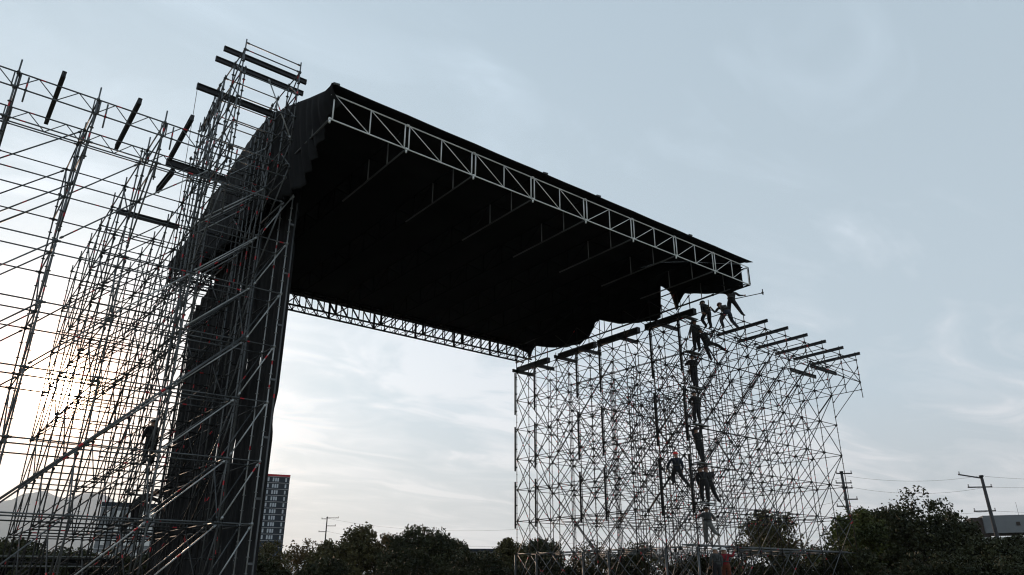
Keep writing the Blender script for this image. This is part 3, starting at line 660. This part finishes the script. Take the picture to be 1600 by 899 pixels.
# ------------------------------------------------------------------ trees
FO = 1155.2/math.cos(pitch)
def at(x, dist, z=0.0):
    d = (fh+rt*((x-800)/FO)).normalized(); return Vector((d.x*dist, d.y*dist, z))
bark = mat('bark', (.05, .04, .03), .95, 0, (.03, .025, .02), 2.0, .5, 6.0)
def leafmat(n, c1, c2):
    m = mat(n, c1, .7, 0, c2, .9, spec=.2); m.node_tree.nodes['Principled BSDF'].inputs['Transmission Weight'].default_value = 0; return m
LFM = [leafmat('dark_leaf', (.018, .022, .010), (.042, .045, .016)), leafmat('olive_leaf', (.035, .035, .013), (.08, .07, .025)), leafmat('autumn_leaf', (.07, .05, .02), (.11, .075, .03)), leafmat('green_leaf', (.024, .032, .010), (.08, .09, .02))]
def tree(x, dist, topy, wid, kind, label, dens=1.0, seed=0, low=.15, mt_=0):
    rnd = random.Random(seed*7+int(x)); base = at(x, dist)
    H = HC+dist*(913.4-topy)/FO*math.cos(pitch)*(1/math.sqrt(1+((x-800)/FO)**2))
    W = wid/FO*dist
    root = empty('tree' if kind != 'shrub' else 'shrub', base, label, 'tree' if kind != 'shrub' else 'shrub', 'trees and shrubs beyond the site')
    t = MB(); r0 = .035*H; fork = Vector((rnd.uniform(-.2, .2), rnd.uniform(-.2, .2), H*.3))+base
    t.tube(base-Vector((0, 0, .1)), fork, r0, 8, r2=r0*.7)
    cl = []; nb = 7 if kind != 'open' else 9
    for i in range(nb):
        an = 2*math.pi*i/nb+rnd.uniform(-.4, .4); e = rnd.uniform(.25, .95); rr_ = W*.5*rnd.uniform(.35, .8)*(1.15-e*.6)
        tip = base+Vector((math.cos(an)*rr_, math.sin(an)*rr_, H*(.38+.52*e))); mid = fork.lerp(tip, .5)+Vector((0, 0, -.03*H))
        t.tube(fork, mid, r0*.42, 6, r2=r0*.28); t.tube(mid, tip, r0*.28, 5, r2=r0*.07); cl.append(tip)
        for k_ in range(3):
            tp2 = mid.lerp(tip, rnd.uniform(.2, .9)); q = tp2+Vector((rnd.gauss(0, 1), rnd.gauss(0, 1), rnd.gauss(.6, .7)))*W*.10; t.tube(tp2, q, r0*.13, 4, r2=r0*.04); cl.append(q)
    t.build('trunk', bark, root)
    c = MB(); zc_ = H*(.5+low/2); rz_ = H*(.5-low/2)
    ncl = int({'dense': 62, 'open': 44, 'sparse': 36, 'shrub': 26}[kind]*dens)
    for i in range(ncl):
        while True:
            p = Vector((rnd.uniform(-1, 1), rnd.uniform(-1, 1), rnd.uniform(-1, 1)))
            if .15 < p.length < 1: break
        if rnd.random() < .6: p = p.normalized()*rnd.uniform(.68, .97)
        tap = 1.0 if p.z < .1 else 1-.35*(p.z-.1)
        cl.append(base+Vector((p.x*W*.5*tap, p.y*W*.5*tap, zc_+p.z*rz_)))
    ls = max(.16, dist*.0033)*{'dense': 1.0, 'open': 1.0, 'sparse': .85, 'shrub': 1.0}[kind]
    for q in cl:
        R = min(W, H)*rnd.uniform(.06, .13)*(1.0 if kind != 'sparse' else .95)
        n = int({'dense': 150, 'open': 110, 'sparse': 45, 'shrub': 120}[kind]*rnd.uniform(.7, 1.3))
        for _ in range(n):
            v = Vector((rnd.gauss(0, 1), rnd.gauss(0, 1), rnd.gauss(0, .75))); v = v.normalized()*min(v.length, 1.9)*R*.75
            o_ = q+v
            if o_.z < .15 or o_.z > H+.12: continue
            x_ = Vector((rnd.gauss(0, 1), rnd.gauss(0, 1), rnd.gauss(0, 1))).normalized(); y_ = x_.orthogonal().normalized(); y_ = Matrix.Rotation(rnd.uniform(0, 6.3), 3, x_) @ y_
            s_ = ls*rnd.uniform(.6, 1.3); i0 = len(c.v); z_ = x_.cross(y_)
            c.v += [tuple(o_+y_*s_*.6), tuple(o_+z_*s_*.33), tuple(o_-y_*s_*.6), tuple(o_-z_*s_*.33)]; c.f.append([i0, i0+1, i0+2, i0+3]); c.m.append(0); c.sm.append(False)
    c.build('crown', LFM[mt_], root); return root
TR_ = [
 (20, 70, 842, 130, 'dense', 'dark bushy tree at the left edge of the frame behind the near tower', 1, .05, 0),
 (105, 74, 856, 110, 'open', 'loose tree with sky gaps behind the near tower, in front of the mountain', 1, .05, 0),
 (195, 66, 868, 120, 'dense', 'low dark tree below the grey block behind the near tower', 1, .05, 0),
 (290, 68, 850, 130, 'dense', 'dark tree hidden mostly behind the black drapes', .8, .05, 0),
 (418, 62, 838, 75, 'sparse', 'thin-leaved tree in front of the tall apartment block', 1.2, .05, 1),
 (468, 80, 842, 90, 'sparse', 'sparse brownish tree just right of the tall apartment block', 1.2, .05, 2),
 (515, 78, 838, 85, 'open', 'loose olive tree right of the thin distant pole', 1.1, .08, 1),
 (560, 74, 816, 90, 'open', 'tree with a wispy pointed top, left of the big round dark tree', 1.3, .08, 1),
 (602, 84, 832, 70, 'open', 'small brownish tree between the wispy top and the round dark tree', 1.2, .05, 2),
 (655, 72, 820, 135, 'dense', 'big round dark tree in the middle of the gap under the roof', 1.5, .05, 0),
 (700, 78, 842, 70, 'dense', 'dark tree sloping down on the right of the big round tree', 1.1, .05, 0),
 (752, 86, 862, 90, 'dense', 'low tree under the long flat roofline in the gap', 1, .02, 0),
 (792, 76, 842, 75, 'open', 'loose tree just left of the far tower', 1.2, .05, 1),
 (845, 82, 842, 90, 'dense', 'dark tree behind the back corner of the far tower', 1.1, .05, 0),
 (930, 88, 836, 100, 'sparse', 'thin tree with bare twigs behind the left half of the far tower', 1.3, .05, 2),
 (1015, 84, 846, 110, 'sparse', 'thin-leaved tree behind the red-helmeted worker', 1.3, .05, 1),
 (1130, 86, 872, 110, 'open', 'low tree behind the two white-helmeted workers', 1, .02, 0),
 (1212, 80, 798, 125, 'open', 'round leafy tree seen through the right half of the far tower', 1.25, .05, 1),
 (1290, 86, 850, 80, 'sparse', 'thin twiggy tree behind the right edge of the far tower', 1.2, .05, 0),
 (1362, 66, 786, 115, 'dense', 'green tree with sunlit yellow leaves just right of the far tower', 1.5, .05, 3),
 (1405, 76, 790, 100, 'dense', 'dark tree between the yellow-green one and the tallest tree', 1.3, .05, 0),
 (1465, 64, 757, 125, 'open', 'tallest tree, with an open ragged crown, left of the leaning pole', 1.7, .02, 0),
 (1510, 70, 796, 75, 'open', 'drooping right neighbour of the tallest tree', 1.2, .02, 0),
 (1560, 60, 842, 110, 'open', 'low loose tree in front of the grey rooftop at the right edge', 1.3, .02, 0),
 (1615, 64, 838, 90, 'dense', 'dark tree at the right edge of the frame', 1.1, .02, 0)]
for i, (x, d_, ty, wd_, kd, lb, dn, lo, mi) in enumerate(TR_): tree(x, d_, ty, wd_, kd, lb, dn, i+1, lo, mi)
sh = ['first shrub from the left edge, under the near tower', 'shrub under the left part of the near tower', 'shrub below the drapes', 'shrub at the foot of the apartment block', 'shrub under the brownish sparse tree', 'shrub left below the big round tree', 'shrub right below the big round tree', 'shrub beside the back corner of the far tower', 'shrub under the left half of the far tower', 'shrub in the middle behind the far tower', 'shrub under the right half of the far tower', 'shrub under the yellow-green tree', 'shrub under the tallest tree', 'last shrub on the right, below the rooftop']
for i in range(14):
    tree(40+118*i, 54, 866+8*math.sin(i*2.1), 150, 'shrub', 'dark '+sh[i], 1.3, 40+i, .0, 0)
# ------------------------------------------------------------------ apartment block, other buildings
wall_d = mat('dark_blue_facade', (.006, .013, .022), .8, 0, (.009, .018, .028), .2, spec=.2); slab_m = mat('white_floor_band', (.30, .31, .32), .7)
glass_l = mat('pale_curtained_window', (.34, .38, .42), .3); glass_b = mat('blue_window', (.03, .12, .28), .3); redm = mat('red_parapet', (.30, .010, .022), .8, spec=.2)
grey_w = mat('grey_render', (.16, .17, .18), .85, 0, (.12, .13, .14), .3); dark_w = mat('dark_brick', (.05, .035, .03), .9, 0, (.03, .022, .02), .6); white_w = mat('white_render', (.62, .62, .60), .8, 0, (.5, .5, .49), .3)
def block(loc, rz, wd, dp, floors, fh_, name, label, wm, cols, gl_=glass_l, top=redm, lit=None, hw=1.5, ww=1.0, base_f=0):
    root = empty(name, loc, label, 'building'); root.rotation_euler = (0, 0, rz)
    def bl(nm, mb, m_, par=None):
        me_off = mb.v; o = MB(); o.v = me_off; o.f = mb.f; o.m = mb.m; o.sm = mb.sm
        ob = MB.build(o, nm, m_); ob.parent = par or root; return ob
    Ht = floors*fh_; m = MB(); m.box((0, 0, Ht/2), wd, dp, Ht); W_ = bl('wall', m, wm)
    m = MB(); m.box((0, 0, Ht+.5), wd+.2, dp+.2, 1.0); bl('parapet', m, top)
    m = MB()
    for f in range(1, floors+1): m.box((0, 0, f*fh_-.1), wd+.3, dp+.3, .17)
    bl('floor_band', m, slab_m)
    for f in range(base_f, floors):
        for i, x in enumerate(cols):
            m = MB(); zc_ = f*fh_+1.45; m.box((x*wd, -dp/2-.06, zc_), ww+.2, .08, hw+.2); wf = bl('window', m, wm)
            m = MB(); m.box((x*wd, -dp/2-.115, zc_), ww, .03, hw); bl('pane', m, gl_ if not lit or (f, i) not in lit else glass_b, wf)
            if i % 2 == 0 and f > base_f+2:
                pass
    return root
p = at(382, 400)
fl = 17; 
block(p, math.atan2(rt.y, rt.x)+.41, 29.5, 14, fl, 3.02, 'apartment_block', 'tall dark blue apartment block with white floor lines and a red top edge', wall_d, [-.03, .01, .085, .12, .155, .235, .275, .31, .44], lit={(12, 1), (12, 2), (12, 0)}, ww=.75, hw=1.75, base_f=7)
block(at(200, 210), math.atan2(rt.y, rt.x)+.45, 17, 12, 6, 3.1, 'office_block', 'grey block with white-framed windows seen low through the near tower', grey_w, [-.4, -.28, -.12, .02, .14, .28, .4], top=wall_d, gl_=white_w, ww=1.2)
# rooftop building at the right edge
bl_ = at(1600, 190); root = empty('building', bl_, 'grey flat-roofed building with a dark stair tower at the right edge of the frame', 'building'); root.rotation_euler = (0, 0, math.atan2(rt.y, rt.x)-.35)
def lb(nm, c, s_, m_):
    m = MB(); m.box(c, *s_); o = m.build(nm, m_); o.parent = root; return o
u = HC+190*(913.4-805)/FO*.80; l_ = HC+190*(913.4-833)/FO*.80
lb('wall', (5, 4, (l_-.9)/2), (22, 12, l_-.9), white_w); lb('upper_storey', (4.5, 3.9, (u+l_)/2-.1), (19, 12.5, u-l_), grey_w); lb('stair_tower', (-5.6, 1, (u-.4)/2), (3.0, 5, u-.4), dark_w)
lb('side_wall', (-8.2, 3, (u-.8)/2), (1.6, 6, u-1.2), grey_w)
for x in (1.0, 2.6): lb('vent_opening', (x, -2.42, u-1.8), (.7, .1, .7), dark_w)
m = MB(); m.tube((2, 0, u), (2, 0, u+2.6), .03, 5); o = m.build('antenna', girder_m); o.parent = root
# long flat warehouse roof in the gap
root = empty('warehouse', at(745, 210), 'long low warehouse roofline between the round dark tree and the far tower', 'building'); root.rotation_euler = (0, 0, math.atan2(rt.y, rt.x)+.08)
hw_ = HC+210*(913.4-857)/FO*.93
lb('wall', (0, 6, hw_/2-.4), (26, 12, hw_-.8), grey_w); lb('roof', (0, 6, hw_-.3), (27, 13, .5), wall_d)
# stand of steel benches far left behind the near tower
for (ax, d_, lbl) in ((20, 50, 'steel spectator stand at the left edge, seen low through the near tower'),):
    root = empty('spectator_stand', at(ax, d_), lbl, 'stand'); root.rotation_euler = (0, 0, math.atan2(rt.y, rt.x)+.3)
    for r_ in range(5):
        lb('bench', (0, r_*.8, .9+r_*.55), (9, .3, .06), deck_m); lb('riser', (0, r_*.8+.4, .6+r_*.55), (9, .04, .4), alu_dark)
    for x in (-4.4, -2.2, 0, 2.2, 4.4):
        m = MB(); m.tube((x, 3.2, 0), (x, 3.2, 4.2), .04, 6); m.tube((x, 0, .7), (x, 3.2, 3.0), .04, 6); m.tube((x, 0, 0), (x, 0, .9), .04, 6); o = m.build('post', alu_dark); o.parent = root
# ------------------------------------------------------------------ utility poles and wires
pole_m = mat('tarred_pole', (.035, .036, .038), .8, 0, (.02, .02, .022), 2.0); ins_m = mat('insulator', (.03, .03, .03), .4)
def upole(x, dist, topy, label, lean=0, arms=(), ang=0, r=.13, sway=0):
    base = at(x, dist); Hh = HC+dist*(913.4-topy)/FO*math.cos(pitch)/math.sqrt(1+((x-800)/FO)**2)
    root = empty('utility_pole', base, label, 'utility pole', 'utility poles'); root.rotation_euler = (0, lean, VR)
    m = MB(); m.tube((0, 0, -.2), (0, 0, Hh), r*1.35, 10, r2=r*.8); o = m.build('pole', pole_m); o.parent = root
    ca, sa = math.cos(ang), math.sin(ang)
    for (dz, l0, l1, up_) in arms:
        m = MB(); m.bar((l0*ca, l0*sa, Hh-dz+(up_ if l0 < -.9 else 0)), (l1*ca, l1*sa, Hh-dz), .09, .10); o = m.build('crossarm', pole_m); o.parent = root
        for l in (l0*.95, l1*.95):
            mi = MB(); z0 = Hh-dz+(up_ if l < -.9 else 0)
            for k_ in range(3): mi.tube((l*ca, l*sa, z0+.06+k_*.07), (l*ca, l*sa, z0+.10+k_*.07), .055, 8)
            oi = mi.build('insulator', ins_m); oi.parent = o
    m = MB(); m.tube((0, 0, Hh-.05), (0, 0, Hh+.1), r*1.2, 8); o = m.build('pole_cap', pole_m); o.parent = root
    return root, Hh
q1, h1 = upole(1578, 78, 736, 'thick leaning utility pole with two crossarms beside the grey rooftop', -.03, ((.15, -2.1, 0.0, .35), (.9, -1.5, .75, 0), (2.9, -1.5, .5, 0)), .1, .15)
q2, h2 = upole(1347, 76, 729, 'utility pole with many short arms right behind the edge of the far tower', -.02, ((.1, -.5, 1.0, 0), (.95, -.7, .8, 0), (1.4, -.2, .8, 0), (2.4, -.2, 1.1, 0), (3.0, -1.0, .3, 0), (4.4, -.2, .9, 0), (5.0, -1.0, .3, 0)), .1, .14)
q3, h3 = upole(502, 130, 806, 'thin distant utility pole above the trees right of the apartment block', 0, ((.2, -.9, 0, 0), (.05, 0, 1.9, 0), (2.2, -1.2, .1, 0), (1.3, 0, 1.5, 0), (4.2, -1.3, .1, 0)), .0, .11)
def wire(p, q, sag, label, r=.011):
    m = MB(); n = 28; pts = [p.lerp(q, t/n)+Vector((0, 0, -sag*4*(t/n)*(1-t/n))) for t in range(n+1)]
    for a_, b_ in zip(pts, pts[1:]): m.tube(a_, b_, r, 4, caps=False)
    solo(m, 'power_line', girder_m, label, 'power line', 'power lines')
e1 = at(1578, 78, h1); e2 = at(1347, 76, h2); e3 = at(502, 130, h3); far = at(2000, 95)
wire(e2+Vector((0, 0, -.3)), e1+Vector((0, 0, .1)), .5, 'top wire between the two right-hand poles'); wire(e2+Vector((0, 0, -1.25)), e1+Vector((0, 0, -.9)), .6, 'second wire between the two right-hand poles'); wire(e2+Vector((0, 0, -3.0)), e1+Vector((0, 0, -2.9)), .5, 'third wire between the two right-hand poles')
wire(e1+Vector((0, 0, 0)), far+Vector((0, 0, 11.8)), .8, 'top wire leaving the leaning pole to the right'); wire(e1+Vector((0, 0, -.9)), far+Vector((0, 0, 12)), .8, 'middle wire leaving the leaning pole to the right'); wire(e1+Vector((0, 0, -2.9)), far+Vector((0, 0, 9.5)), .8, 'lowest wire leaving the leaning pole to the right')
for k_, nm in ((.1, 'top'), (2.1, 'middle'), (4.2, 'lowest')): wire(e3+Vector((0, 0, -k_)), e2+Vector((0, 0, -.3-k_)), 3.2, nm+' wire between the thin distant pole and the pole by the far tower', .012)
# ------------------------------------------------------------------ the air
hz = MB(); hz.box((0, 0, 459), 23000, 23000, 920)
hm_ = D.materials.new('air'); hm_.use_nodes = True; ht_ = hm_.node_tree; ht_.nodes.clear()
pv_ = ht_.nodes.new('ShaderNodeVolumePrincipled'); pv_.inputs['Color'].default_value = (.78, .90, 1, 1); pv_.inputs['Density'].default_value = 5.5e-5; pv_.inputs['Anisotropy'].default_value = .4
oo_ = ht_.nodes.new('ShaderNodeOutputMaterial'); ht_.links.new(pv_.outputs[0], oo_.inputs['Volume'])
tag(hz.build('haze', hm_), kind='stuff')
